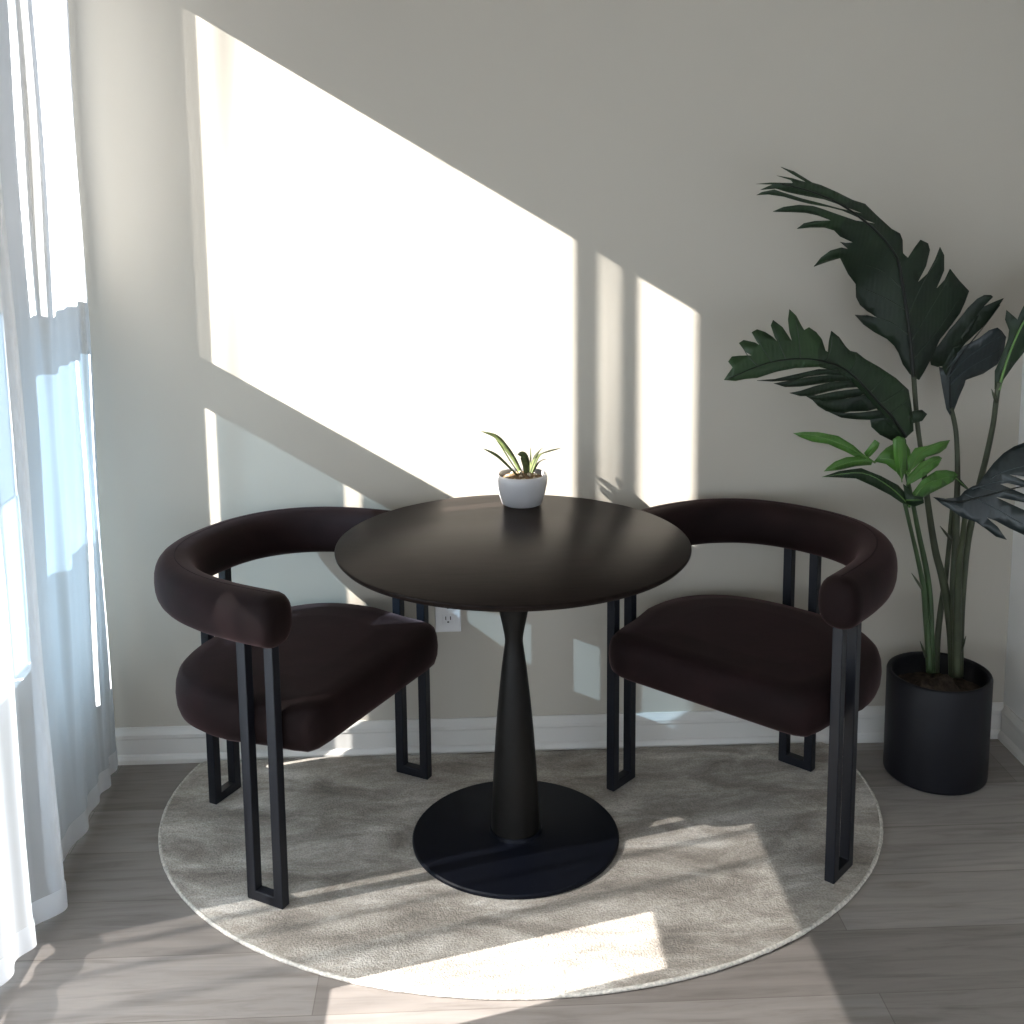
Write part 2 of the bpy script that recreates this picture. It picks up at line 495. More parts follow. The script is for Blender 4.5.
k0 = max(range(len(P) - 1), key=lambda i: (P[i + 1] - P[i]).length)
P = P[k0 + 1:] + P[:k0 + 1]
add_tube(bm, P, [0.0042 + 0.0012 * random.random() for _ in P], 8)
link('binding', bm, M['rugedge'], rug)

# ------------------------------------------------------------------ table
TX, TY, TR = 0.1075, 2.5615, 0.4108
tb = thing('round_table', 'round dark brown pedestal table on the rug between the two chairs', 'table', (TX, TY, RT))
bm = bmesh.new()
zt = 0.75 - RT
add_lathe(bm, [(0, zt - 0.018), (TR - 0.022, zt - 0.018), (TR - 0.008, zt - 0.0155), (TR - 0.001, zt - 0.008), (TR, zt - 0.004), (TR - 0.0006, zt - 0.0015), (TR - 0.003, zt), (0, zt)], 128)
top = link('table_top', bm, M['tabletop'], tb)
for p in top.data.polygons:
    p.use_smooth = True
m = top.modifiers.new('edge', 'EDGE_SPLIT'); m.split_angle = math.radians(35)
bm = bmesh.new()
prof = [(0, 0.006), (0.0595, 0.006), (0.0592, 0.016), (0.0580, 0.045), (0.0555, 0.10), (0.0530, 0.150), (0.0495, 0.21), (0.0455, 0.27), (0.0413, 0.322), (0.0360, 0.375), (0.0300, 0.43), (0.0250, 0.468), (0.0215, 0.494), (0.0212, 0.502),
        (0.0228, 0.515), (0.0275, 0.540), (0.0340, 0.570), (0.0420, 0.610), (0.0500, 0.660), (0.0550, zt - 0.024), (0.0560, zt - 0.018)]
prof.append((0, zt - 0.018))
bm = add_lathe(bm, prof, 64)
bmesh.ops.rotate(bm, verts=bm.verts, cent=(0, 0, 0), matrix=Matrix.Rotation(PI / 2, 3, 'Z'))
ped = link('pedestal', bm, M['pedestal'], tb)
m = ped.modifiers.new('edge', 'EDGE_SPLIT'); m.split_angle = math.radians(25)
bm = bmesh.new()
add_lathe(bm, [(0, 0.0005), (0.247, 0.0005), (0.249, 0.002), (0.249, 0.008), (0.246, 0.0115), (0.24, 0.0125), (0.075, 0.016), (0.064, 0.020), (0.062, 0.028), (0, 0.028)], 128)
bs = link('base', bm, M['table_base'], tb)
m = bs.modifiers.new('edge', 'EDGE_SPLIT'); m.split_angle = math.radians(35)

# ------------------------------------------------------------------ chairs (local +x is the way the chair faces)
def spow(v, p):
    return math.copysign(abs(v) ** p, v)

def make_seat():
    half = [(0.120, 0.0), (0.120, 0.20), (0.116, 0.245), (0.100, 0.272), (0.060, 0.284), (0.0, 0.290), (-0.05, 0.300), (-0.10, 0.310)]
    n = 2.5
    for i in range(1, 19):
        t = PI / 2 * i / 18
        half.append((-0.10 - 0.272 * spow(math.sin(t), 2 / n), 0.310 * spow(math.cos(t), 2 / n)))
    out = half + [(s, -l) for s, l in half[-2:0:-1]]
    pts = [Vector((s, l)) for s, l in out]
    # resample evenly
    per = [0]
    for i in range(len(pts)):
        per.append(per[-1] + (pts[(i + 1) % len(pts)] - pts[i]).length)
    K = 96; res = []; j = 0
    for k in range(K):
        d = per[-1] * k / K
        while per[j + 1] < d:
            j += 1
        t = (d - per[j]) / max(1e-9, per[j + 1] - per[j])
        res.append(pts[j].lerp(pts[(j + 1) % len(pts)], t))
    c = Vector((-0.12, 0))
    def ring(inset):
        r = []
        for k in range(K):
            t = (res[(k + 1) % K] - res[k - 1]).normalized()
            nrm = Vector((t.y, -t.x))
            if nrm.dot(res[k] - c) < 0:
                nrm = -nrm
            r.append(res[k] - nrm * inset)
        return r
    def ring_s(scale):
        base = ring(0.045)
        return [c + (p - c) * scale for p in base]
    bm = bmesh.new()
    layers = [(ring_s(0.3), 0.343), (ring_s(0.7), 0.343), (ring(0.040), 0.344), (ring(0.018), 0.348), (ring(0.006), 0.358), (ring(0.0), 0.376), (ring(-0.002), 0.400), (ring(0.0), 0.424),
              (ring(0.006), 0.442), (ring(0.018), 0.454), (ring(0.040), 0.461), (ring_s(0.8), 0.465), (ring_s(0.5), 0.468), (ring_s(0.2), 0.469)]
    rings = [[bm.verts.new((p.x, p.y, z)) for p in r] for r, z in layers]
    for a, b_ in zip(rings, rings[1:]):
        for k in range(K):
            bm.faces.new((a[k], a[(k + 1) % K], b_[(k + 1) % K], b_[k]))
    bm.faces.new(rings[0][::-1]); bm.faces.new(rings[-1])
    inner = [v for r in rings[10:] for v in r]
    for _ in range(25):
        bmesh.ops.smooth_vert(bm, verts=inner, factor=0.5, use_axis_x=True, use_axis_y=True, use_axis_z=True)
    return bm

TUBE_Z, TUBE_H, TUBE_W = 0.659, 0.059, 0.048
def tube_path():
    a, b_, n = 0.308, 0.390, 2.4
    pts = [(0.047, a), (0.035, a), (0.02, a)]
    for i in range(0, 61):
        t = PI * i / 60
        pts.append((-b_ * spow(math.sin(t), 2 / n), a * spow(math.cos(t), 2 / n)))
    pts += [(0.02, -a), (0.035, -a), (0.047, -a)]
    # even spacing, smoothed corners
    P = [Vector(p) for p in pts]
    L = [0]
    for p, q in zip(P, P[1:]):
        L.append(L[-1] + (q - p).length)
    out = []; j = 0; K = 90
    for k in range(K + 1):
        d = L[-1] * k / K
        while j < len(L) - 2 and L[j + 1] < d:
            j += 1
        out.append(P[j].lerp(P[j + 1], (d - L[j]) / max(1e-9, L[j + 1] - L[j])))
    for _ in range(6):
        out = [out[0]] + [(out[i - 1] + out[i] * 2 + out[i + 1]) / 4 for i in range(1, K)] + [out[-1]]
    return out

def make_tube():
    path = tube_path()
    K = len(path); n = 28
    bm = bmesh.new(); rings = []
    def ring(p, nrm, sw, sh):
        r = []
        for k in range(n):
            t = 2 * PI * k / n
            w = spow(math.cos(t), 2 / 2.5) * TUBE_W * sw; h = spow(math.sin(t), 2 / 2.5) * TUBE_H * sh
            r.append(bm.verts.new((p.x + nrm.x * w, p.y + nrm.y * w, TUBE_Z + h)))
        return r
    def tan(i):
        return (path[min(i + 1, K - 1)] - path[max(i - 1, 0)]).normalized()
    t0, t1 = tan(0), tan(K - 1)
    for e, s in ((0.026, 0.45), (0.0245, 0.68), (0.018, 0.86), (0.009, 0.96)):
        p = path[0] - t0 * e
        rings.append(ring(p, Vector((-t0.y, t0.x)), s, s))
    for i in range(K):
        t = tan(i)
        rings.append(ring(path[i], Vector((-t.y, t.x)), 1, 1))
    for e, s in ((0.009, 0.96), (0.018, 0.86), (0.0245, 0.68), (0.026, 0.45)):
        p = path[-1] + t1 * e
        rings.append(ring(p, Vector((-t1.y, t1.x)), s, s))
    for a, b_ in zip(rings, rings[1:]):
        for k in range(n):
            bm.faces.new((a[k], a[(k + 1) % n], b_[(k + 1) % n], b_[k]))
    bm.faces.new(rings[0][::-1]); bm.faces.new(rings[-1])
    return bm

def make_leg(cx, cy, along_x):
    """two square bars joined by a foot bar: a flat U that runs from the rug up into the back roll"""
    b_, g = 0.0120, 0.037
    bm = bmesh.new()
    out = [(-g - b_, 0), (g + b_, 0), (g + b_, 0.640), (g - b_, 0.640), (g - b_, 0.024), (-g + b_, 0.024), (-g + b_, 0.640), (-g - b_, 0.640)]
    A, B = [], []
    for u, z in out:
        A.append(bm.verts.new((cx + u, cy - b_, z) if along_x else (cx - b_, cy + u, z)))
        B.append(bm.verts.new((cx + u, cy + b_, z) if along_x else (cx + b_, cy + u, z)))
    n = len(out)
    bm.faces.new(A); bm.faces.new(B[::-1])
    for k in range(n):
        bm.faces.new((A[k], B[k], B[(k + 1) % n], A[(k + 1) % n]))
    return bm

def make_chair(label, loc, rz):
    c = thing('barrel_chair', label, 'chair', loc, rz, 'brown velvet barrel chairs at the table')
    link('seat', make_seat(), M['velvet'], c)
    bk = link('backrest', make_tube(), M['velvet'], c)
    bm = bmesh.new()
    path = tube_path()
    seam = []
    for i, p in enumerate(path):
        t = (path[min(i + 1, len(path) - 1)] - path[max(i - 1, 0)]).normalized()
        nr = Vector((-t.y, t.x))
        seam.append((p.x - nr.x * 0.0, p.y - nr.y * 0.0, TUBE_Z + TUBE_H - 0.0006))
    add_tube(bm, seam, 0.0016, 6)
    link('seam', bm, M['piping'], bk)
    for cy in (0.305, -0.305):
        bevel(link('leg', make_leg(0.0, cy, True), M['black_metal'], c, False), 0.002, 2)
    bevel(link('leg', make_leg(-0.385, 0.0, False), M['black_metal'], c, False), 0.002, 2)
    return c

def copy_thing(src, label, loc, rz):
    r = src.copy(); COL.objects.link(r)
    r.location = loc; r.rotation_euler = (0, 0, rz); r['label'] = label
    for ch in list(src.children):
        c = ch.copy(); COL.objects.link(c); c.parent = r
        for g in list(ch.children):
            d = g.copy(); COL.objects.link(d); d.parent = c
    return r
ch1 = make_chair('dark brown velvet barrel chair with thin black legs, beside the white curtains',
                 (-0.300, 2.607, RT + 0.0006), math.atan2(-0.49, 0.87))
ch2 = copy_thing(ch1, 'dark brown velvet barrel chair beside the tall plant in the black planter',
                 (0.616, 2.582, RT + 0.0006), math.atan2(-0.722, -0.692))

# ------------------------------------------------------------------ small plant on the table
SX, SY = 0.145, 2.875
sp = thing('potted_succulent', 'small succulent in a white ceramic pot on the round table', 'plant', (0, 0, 0))
bm = bmesh.new()
z = 0.7505
add_lathe(bm, [(0, z), (0.047, z), (0.0525, z + 0.004), (0.061, z + 0.032), (0.0655, z + 0.052), (0.0668, z + 0.066), (0.0658, z + 0.076), (0.0625, z + 0.081), (0.0595, z + 0.080), (0.0580, z + 0.074), (0.0570, z + 0.060), (0, z + 0.060)], 64, (SX, SY, 0))
link('pot', bm, M['pot'], sp)
bm = bmesh.new()
rings = []
add_lathe(bm, [(0.0572, z + 0.069), (0.045, z + 0.074), (0.03, z + 0.078), (0.015, z + 0.081), (0, z + 0.082)], 40, (SX, SY, 0))
for v in bm.verts:
    v.co.z += random.uniform(-0.002, 0.002)
link('soil', bm, M['potsoil'], sp)
bm = bmesh.new()
for i in range(34):
    a, r = random.uniform(0, 2 * PI), 0.052 * math.sqrt(random.random())
    s = random.uniform(0.003, 0.0065)
    g = bmesh.ops.create_icosphere(bm, subdivisions=1, radius=s)
    bmesh.ops.scale(bm, verts=g['verts'], vec=(1, random.uniform(0.7, 1.2), 0.7))
    bmesh.ops.translate(bm, verts=g['verts'], vec=(SX + r * math.cos(a), SY + r * math.sin(a), z + 0.083 - 0.25 * r + s * 0.3))
pb = link('pebbles', bm, M['pebble'], sp); pb['kind'] = 'stuff'

def blade(bm, pts, width, up=Vector((0, -1, 0.5)), thick=0.004):
    """a thick tapering succulent leaf along pts, folded along its keel"""
    P = smooth_path(pts, 6)
    n = len(P); rings = []
    for i, p in enumerate(P):
        t = (P[min(i + 1, n - 1)] - P[max(i - 1, 0)]).normalized()
        s = t.cross(up).normalized(); u = s.cross(t).normalized()
        k = i / (n - 1)
        w = width * (0.55 + 0.9 * k) if k < 0.4 else width * (0.91 if k < 0.55 else 0.91 * (1 - ((k - 0.55) / 0.45) ** 1.7))
        w = max(w, 0.0004); h = thick * (1 - 0.75 * k)
        rings.append([bm.verts.new(p + s * w), bm.verts.new(p + u * h * 0.15), bm.verts.new(p - s * w), bm.verts.new(p - u * h)])
    for a, b_ in zip(rings, rings[1:]):
        for k in range(4):
            bm.faces.new((a[k], a[(k + 1) % 4], b_[(k + 1) % 4], b_[k]))
    bm.faces.new(rings[0][::-1]); bm.faces.new(rings[-1])
    return bm
SUC = [([(523, 478, 0), (514.5, 460, 0.01), (504, 445, 0.015), (495, 436, 0.015), (481, 431.3, 0.01)], 0.0075),
       ([(519, 474, -0.01), (509, 459, -0.01), (501, 446, -0.01), (496, 440, -0.01)], 0.0022),
       ([(517, 475, -0.015), (501, 459, -0.03), (492.6, 453, -0.035), (483, 448.6, -0.04)], 0.0042),
       ([(527, 477, 0.0), (526, 464, -0.01), (523, 455, -0.015), (517.5, 454.5, -0.02)], 0.0115),
       ([(529.5, 476, 0.012), (530.5, 462, 0.05), (530.5, 447.4, 0.085)], 0.0032),
       ([(529, 477, 0.012), (534.8, 458, 0.05), (539, 451, 0.075), (543, 447.5, 0.095)], 0.0075),
       ([(530, 476, 0.01), (538, 456.5, 0.045), (548, 451.4, 0.07), (561, 448, 0.09)], 0.0075),
       ([(529, 478, 0.01), (535.6, 465, 0.05), (541, 460.5, 0.075), (546.5, 458.8, 0.09)], 0.0115)]
for pts, w in SUC:
    bm = bmesh.new()
    back = pts[-1][2] > 0.05
    blade(bm, [at(u, v, SY + d) for u, v, d in pts], w * (1.25 if back else 1.0), Vector((-0.8, -0.5, 0.5)) if back else Vector((0, -1, 0.5)))
    link('leaf', bm, M['succulent'], sp)

# ------------------------------------------------------------------ tall potted plant
PXc, PYc, PR, PH = 1.247, 2.822, 0.132, 0.285
pl = thing('potted_palm', 'tall dark leaved plant in a black cylinder planter standing in the corner', 'plant', (0, 0, 0))
bm = bmesh.new()
add_lathe(bm, [(0, 0.001), (PR - 0.007, 0.001), (PR - 0.001, 0.006), (PR, 0.012), (PR + 0.001, PH - 0.006), (PR - 0.001, PH - 0.001), (PR - 0.005, PH), (PR - 0.010, PH - 0.002), (PR - 0.012, PH - 0.008), (PR - 0.013, PH - 0.07), (0, PH - 0.07)], 96, (PXc, PYc, 0))
link('planter', bm, M['planter'], pl)
bm = bmesh.new()
nr, na = 14, 60
rg = []
for i in range(nr + 1):
    r = (PR - 0.014) * i / nr
    ring = []
    for k in range(na if i else 1):
        a = 2 * PI * k / na
        x, y = r * math.cos(a), r * math.sin(a)
        h = 0.035 * math.exp(-(((x + 0.045) / 0.04) ** 2 + ((y + 0.02) / 0.05) ** 2)) + 0.04 * math.exp(-(((x - 0.02) / 0.03) ** 2 + ((y - 0.0) / 0.045) ** 2)) + random.uniform(-0.003, 0.003)
        ring.append(bm.verts.new((PXc + x, PYc + y, PH - 0.055 + h)))
    rg.append(ring)
for i in range(nr):
    a, b_ = rg[i], rg[i + 1]
    for k in range(na):
        j = (k + 1) % na
        if i == 0:
            bm.faces.new((a[0], b_[k], b_[j]))
        else:
            bm.faces.new((a[k], a[j], b_[j], b_[k]))
link('soil', bm, M['soil'], pl)

# stems: (pixel u, v, depth y) from the soil upwards, radius at foot and at tip
PY = PYc
STEMS = [
    ([(930, 672, PY - .02), (928, 640, PY - .02), (925.5, 610, PY - .025), (923.5, 588, PY - .03), (918.5, 562, PY - .04), (911, 530, PY - .06), (904.7, 503, PY - .08)], 0.010, 0.0052, 'stem_green'),
    ([(932, 672, PY - .01), (931, 640, PY - .01), (930, 600, PY - .015), (926, 568, PY - .02), (919, 535, PY - .03), (913, 504, PY - .04), (906, 470, PY - .06), (904, 440, PY - .09)], 0.010, 0.0052, 'stem_green'),
    ([(954, 676, PY + .01), (952, 637, PY + .01), (948, 607, PY + .01), (942.5, 578, PY + .005), (935, 549, PY), (928, 504, PY - .01), (921.5, 455, PY - .02), (917, 420, PY - .03), (913.5, 374, PY - .04)], 0.014, 0.0062, 'stem'),
    ([(956, 676, PY), (954.5, 630, PY), (954, 588, PY), (955, 558, PY), (956.5, 515, PY + .01), (957.5, 470, PY + .02), (956, 432, PY + .03), (951, 408, PY + .03)], 0.014, 0.0062, 'stem'),
    ([(959, 676, PY + .02), (960, 637, PY + .02), (962, 597, PY + .02), (966.5, 549, PY + .01), (972, 520, PY), (978, 490, PY - .02), (986, 458, PY - .04), (993, 425, PY - .06), (996.5, 398, PY - .075), (999, 382, PY - .08)], 0.011, 0.0065, 'stem'),
    ([(936, 672, PY + .04), (937.5, 640, PY + .04), (941, 607, PY + .04), (946, 574, PY + .035), (949, 545, PY + .03), (953, 500, PY + .02)], 0.009, 0.006, 'stem'),
    ([(957, 676, PY - .02), (957, 620, PY - .03), (959, 565, PY - .05), (963, 535, PY - .08), (966, 508, PY - .12)], 0.012, 0.007, 'stem'),
]
for pts, r0, r1, mt in STEMS:
    P = smooth_path([at(*p) for p in pts], 5)
    n = len(P)
    bm = add_tube(bmesh.new(), P, [r0 + (r1 - r0) * min(1, (i / (n - 1)) * 1.25) for i in range(n)], 12)
    link('stem', bm, M[mt], pl)
# small dry sheath tips on the stems
for a, b_ in (((923, 590, PY - .03), (911.5, 573, PY - .045)), ((951, 540, PY - .03), (940, 526, PY - .05)), ((926, 657, PY - .02), (920, 641, PY - .04)), ((961, 652, PY), (966, 636, PY - .02)), ((996, 402, PY - .08), (991.5, 389, PY - .09))):
    p, q = at(*a), at(*b_)
    bm = add_tube(bmesh.new(), [p, p.lerp(q, 0.6), q], [0.0042, 0.003, 0.0006], 8)
    link('sheath', bm, M['stem'], pl)

def near_mid(mid, u, v):
    best = None
    for i in range(len(mid) - 1):
        a, b_ = mid[i], mid[i + 1]
        dx, dy = b_[0] - a[0], b_[1] - a[1]
        t = max(0, min(1, ((u - a[0]) * dx + (v - a[1]) * dy) / (dx * dx + dy * dy)))
        px_, py_ = a[0] + dx * t, a[1] + dy * t
        d = math.hypot(u - px_, v - py_)
        if best is None or d < best[0]:
            side = 1 if (dx * (v - a[1]) - dy * (u - a[0])) > 0 else -1
            best = (d, a[2] + (b_[2] - a[2]) * t, side)
    return best

def leaf_mesh(bm, poly, mid, fold=(0.35, 0.35), curl=0.0, step=9.0):
    """a thin cut leaf: outline filled with a fine mesh, bent in depth along and across its midrib"""
    out = []
    for i in range(len(poly)):
        a, b_ = Vector(poly[i]), Vector(poly[(i + 1) % len(poly)])
        k = max(1, int((b_ - a).length / step))
        out += [a.lerp(b_, s / k) for s in range(k)]
    n = len(out)
    us = [p.x for p in out]; vs = [p.y for p in out]
    pts = list(out)
    u = min(us) + step / 2
    while u < max(us):
        v = min(vs) + step / 2
        while v < max(vs):
            q = Vector((u + random.uniform(-1, 1), v + random.uniform(-1, 1)))
            if all((q - p).length > step * 0.45 for p in out):
                pts.append(q)
            v += step
        u += step
    res = geometry.delaunay_2d_cdt(pts, [(i, (i + 1) % n) for i in range(n)], [], 1, 1e-4)
    V = []
    for p in res[0]:
        d, y, side = near_mid(mid, p.x, p.y)
        m_ = d / 390.0
        y2 = y + fold[0 if side > 0 else 1] * m_ + curl * m_ * m_
        V.append(bm.verts.new(at(p.x, p.y, y2)))
    for f in res[2]:
        try:
            bm.faces.new([V[i] for i in f])
        except ValueError:
            pass

def leaf(polys, mid, mat, fold, curl=0.0, rib='midrib', rib_r=0.0035, thick=0.0016, parent=None, name='leaf', rib_front=0.002, tip=None, veins=(), vein_mat='vein'):
    bm = bmesh.new()
    for p in polys:
        leaf_mesh(bm, p, mid, fold, curl)
    # face every triangle to the viewer's side before thickening
    me = bpy.data.meshes.new(name)
    for f in bm.faces:
        f.normal_update()
        if f.normal.y > 0:
            f.normal_flip()
    bm.to_mesh(me); bm.free()
    for p in me.polygons:
        p.use_smooth = True
    me.materials.append(M[mat])
    if tip:
        me.materials.append(M[tip[0]])
        xt = at(tip[1], 300, PYc - .1).x
        for p in me.polygons:
            if p.center.x < xt:
                p.material_index = 1
    o = bpy.data.objects.new(name, me); COL.objects.link(o); o.parent = parent or pl
    s = o.modifiers.new('thickness', 'SOLIDIFY'); s.thickness = thick; s.offset = 0
    if rib:
        P = smooth_path([at(u, v, y - rib_front) for u, v, y in mid], 4)
        n = len(P)
        bm = add_tube(bmesh.new(), P, [rib_r * (1 - 0.75 * i / (n - 1)) for i in range(n)], 8)
        link('midrib', bm, M[rib], o)
    for vp in veins:
        P = []
        for u, v in vp:
            d, y, side = near_mid(mid, u, v)
            m_ = d / 390.0
            P.append(at(u, v, y + fold[0 if side > 0 else 1] * m_ + curl * m_ * m_ - 0.0012))
        P = smooth_path(P, 6)
        n = len(P)
        bm = add_tube(bmesh.new(), P, [0.0017 * (1 - 0.7 * i / (n - 1)) for i in range(n)], 6)
        link('vein', bm, M[vein_mat], o)
    return o

# A: the big upright leaf, its crown bent over towards the window
yA = PY - .04
midA = [(913.5, 377, yA), (911, 345, yA), (907, 312, yA - .005), (902, 282, yA - .01), (897, 258, yA - .02), (880, 235, yA - .05), (858, 216, yA - .09), (834, 201, yA - .13), (806, 190, yA - .17), (782, 184, yA - .20)]
polyA = [(909.5, 373.8), (902.5, 364), (898.6, 353), (894, 345.6), (887, 339), (874, 332), (863.4, 324.5), (854.8, 314.8), (866.6, 315.5), (877.5, 317.8), (867, 311), (860, 305), (856, 297), (855.6, 284), (848, 274), (840, 258),
         (827.5, 261.6), (814, 266.5), (821, 257.7), (830.6, 250.6), (841.6, 247.5), (848, 249), (840, 242), (846, 243), (853, 242.5), (840, 236.6), (833.8, 230.3), (824.4, 227.5), (810, 227.5), (797, 228.8), (804, 223.3), (815, 221), (831, 220.5),
         (818, 215.5), (805.6, 212.8), (790, 212), (773, 211.6), (783.8, 206.9), (799.4, 204.8), (813.4, 206), (823, 209), (837, 214), (856, 220.5), (875, 223.4), (858, 217.5), (842, 210.5), (828, 207), (810, 204), (799.4, 201.4), (783.8, 196.7), (768, 194.4), (756.4, 195), (761.9, 192), (774.4, 189.5),
         (785, 193), (802.5, 198.5), (821, 203.2), (840, 208.5), (861.9, 213.2), (841.6, 205.5), (824.4, 199.5), (805.6, 196), (787, 192.2), (776, 188.6), (760, 189.9), (768, 186.2), (772, 184.6), (755, 184), (771, 182.5), (793, 183), (791, 180.2), (776.7, 175.6), (791.6, 178), (802.5, 181.2), (806, 182), (793, 174.5), (781, 167), (794, 171.5), (811.9, 182.4),
         (821, 185), (836.9, 192), (852.5, 199.8), (865, 203.8), (877.5, 216), (891.6, 228.8), (900, 233.4), (902.5, 240), (902.8, 253), (908, 258), (915, 247), (920.5, 239.7), (928, 243.3), (929.8, 250), (926, 266), (917.3, 282.8), (927.5, 273.8), (935, 259.7), (940, 247), (944, 255), (944, 270.6), (936, 289.4), (944.7, 280), (950, 268.8), (958.8, 280), (969, 291), (965, 302), (960, 313), (949, 328), (940, 339), (930.6, 359.7), (924, 372), (919, 380), (913, 377)]
leaf([polyA], midA, 'leaf_dark', (0.25, 0.30), 0.4, rib_r=0.0055, tip=('leaf_mid', 838),
     veins=[[(909, 335), (890, 322), (866, 315)], [(906, 310), (885, 298), (862, 288)], [(902, 288), (880, 270), (852, 262)], [(912, 340), (930, 310), (948, 280)], [(908, 315), (922, 285), (938, 258)], [(914, 358), (938, 330), (958, 300)]], vein_mat='vein_dark')

# B: the feathered leaf arching towards the window
yB = PY - .08
midB = [(906, 437, yB), (893, 418, yB - .01), (878, 402, yB - .02), (862, 384, yB - .03), (846, 370, yB - .045), (822, 361, yB - .07), (795, 359, yB - .10), (765, 364, yB - .13), (728, 379, yB - .17)]
B0 = [(904.6, 438.7), (913.4, 430.9), (912.4, 413.3), (908.5, 389.8), (895.8, 378), (880, 367.4), (864.5, 358.6), (856.7, 352.3), (850, 350.8), (846, 347), (839, 337), (831.3, 330.9), (829, 341), (828, 352), (825.5, 350.8), (821.6, 339), (816, 332), (808.9, 327.3), (804, 330), (801, 325), (796.2, 315.6), (789.3, 309.2), (788, 319.5), (789.3, 331.3), (792, 341), (790.3, 339), (782.5, 327.3), (773, 320), (770.8, 325.4), (774.7, 337), (778, 342.5), (772.7, 337), (765, 332), (757, 329.3), (751.6, 332.2), (757, 342), (760, 345.5), (755, 342.5), (743.4, 340), (739, 343), (745.4, 351.8), (752, 355.5), (739.5, 355.7), (731.7, 356.6), (728.2, 361.5), (732.7, 367.4), (728, 374), (724, 380), (735.6, 381), (745.4, 379),
      (757, 378), (775, 372), (795, 368), (819, 367), (836, 371), (850, 380), (862, 392), (874, 405), (886, 422)]
B1 = [(757, 380.5), (775, 379), (797, 374), (819, 369), (838, 369), (845, 375), (825, 374.5), (808, 376.5), (790, 380.5), (772, 381.5)]
B2 = [(773.7, 383.5), (790, 380.5), (806, 377.5), (828, 375), (848, 374), (852, 381), (835, 381), (818, 384), (800, 386.5), (785, 387)]
B3 = [(789.5, 393), (800, 391), (815, 386), (833, 381.5), (853, 381), (858, 387), (845, 388), (828, 391.5), (810, 396), (800, 396)]
B4 = [(805, 395.5), (817, 395.3), (837, 391.2), (860, 388.5), (866, 393), (858, 396), (842, 399), (826, 400.5), (814, 401)]
B5 = [(812, 399.5), (830, 400.2), (848, 398.5), (864, 394.5), (878, 408), (868, 411), (850, 411.5), (838, 414), (826, 411), (818, 406)]
B6 = [(828, 411.5), (845, 413), (860, 412.6), (880, 410), (888, 420), (870.4, 419.8), (856.7, 419.3), (841, 417.5)]
B7 = [(870, 419.3), (884, 416), (897, 424), (905, 438), (893.8, 441.6), (880, 434.8), (871.4, 427)]
B8 = [(908, 416), (913, 411), (922, 409.8), (927, 414), (922, 421), (910, 424)]
leaf([B0], midB, 'leaf_mid', (0.28, 0.22), 0.5, rib_r=0.004, tip=('leaf_tip', 815),
     veins=[[(880, 404), (893, 396), (905, 388)], [(870, 393), (880, 382), (888, 374)], [(860, 382), (868, 371), (872, 363)], [(850, 373), (855, 363), (856, 354)], [(890, 414), (900, 406), (910, 398)], [(826, 361), (831, 348), (832, 336)], [(800, 359), (799, 340), (796, 320)], [(786, 360), (780, 345), (774, 328)], [(772, 362), (764, 350), (756, 336)], [(758, 366), (748, 356), (742, 346)]], vein_mat='vein_dark')
for q in (B1, B2, B3, B4, B5, B6, B7):
    leaf([q], midB, 'leaf_dark', (0.28, 0.22), 0.5, rib=None, name='leaflet')
leaf([B8], midB, 'leaf_dark', (0.28, 0.22), 0.5, rib=None, name='leaflet')

# C: the three-lobed leaf right of it
yC = PY + .03
midC = [(951, 413, yC), (950, 392, yC), (951, 372, yC), (965, 350, yC - .02), (985, 325, yC - .04), (1000, 305, yC - .06)]
C1 = [(993, 296.8), (991, 295), (984.5, 295), (977, 299), (968, 307.8), (961, 317), (949, 330.5), (939, 344.5), (929, 356), (931, 365), (937.6, 367), (942, 366), (944, 372), (957, 355), (970, 332), (983, 307)]
C2 = [(1003.5, 298.3), (994, 302), (983, 307), (968, 327), (953, 348), (942, 368), (946, 376), (955, 356), (965.4, 343), (981.5, 328), (993, 315)]
C3 = [(944, 368), (954, 356), (964, 346), (978.6, 338.6), (988.8, 330.5), (997.6, 327.6), (1002, 331), (1006, 337), (1004, 350), (997.6, 364), (983, 373.7), (965.4, 380), (964, 385.5), (958.8, 397), (954.4, 409), (950, 415.5), (946.4, 409), (942, 385.5), (939, 367)]
leaf([C1, C2], midC, 'leaf_dark', (0.25, -0.2), 0.3, rib=None)
leaf([C3], midC, 'leaf_reflect_blue', (0.25, -0.2), 0.3, rib_r=0.003, rib='midrib',
     veins=[[(948, 378), (962, 362), (985, 345), (1001, 336)], [(950, 385), (966, 370), (990, 356), (1003, 349)], [(946, 370), (956, 358), (970, 346)]])

# D: the leaf that rises out of view in the corner
yD = PY - .08
midD = [(999, 390, yD), (1004, 370, yD), (1013, 345, yD - .01), (1026, 318, yD - .03), (1050, 285, yD - .06), (1075, 262, yD - .10)]
D1 = [(994.5, 389), (994.7, 370.8), (999, 362), (1004, 350), (1008, 338.6), (1009, 330), (1005, 319.5), (1006.4, 310), (1013.7, 316), (1017.4, 319.5), (1021, 310.8), (1027, 300), (1036, 283), (1042, 292), (1047, 272), (1060, 258), (1064, 270), (1080, 256), (1076, 276), (1092, 282), (1066, 306), (1078, 312), (1050, 328), (1056, 338), (1036, 342), (1024, 352), (1013.7, 365), (1003.5, 379.6), (999, 392)]
leaf([D1], midD, 'leaf_mid', (0.3, 0.3), 0.3, rib='midrib_pale', rib_r=0.004)

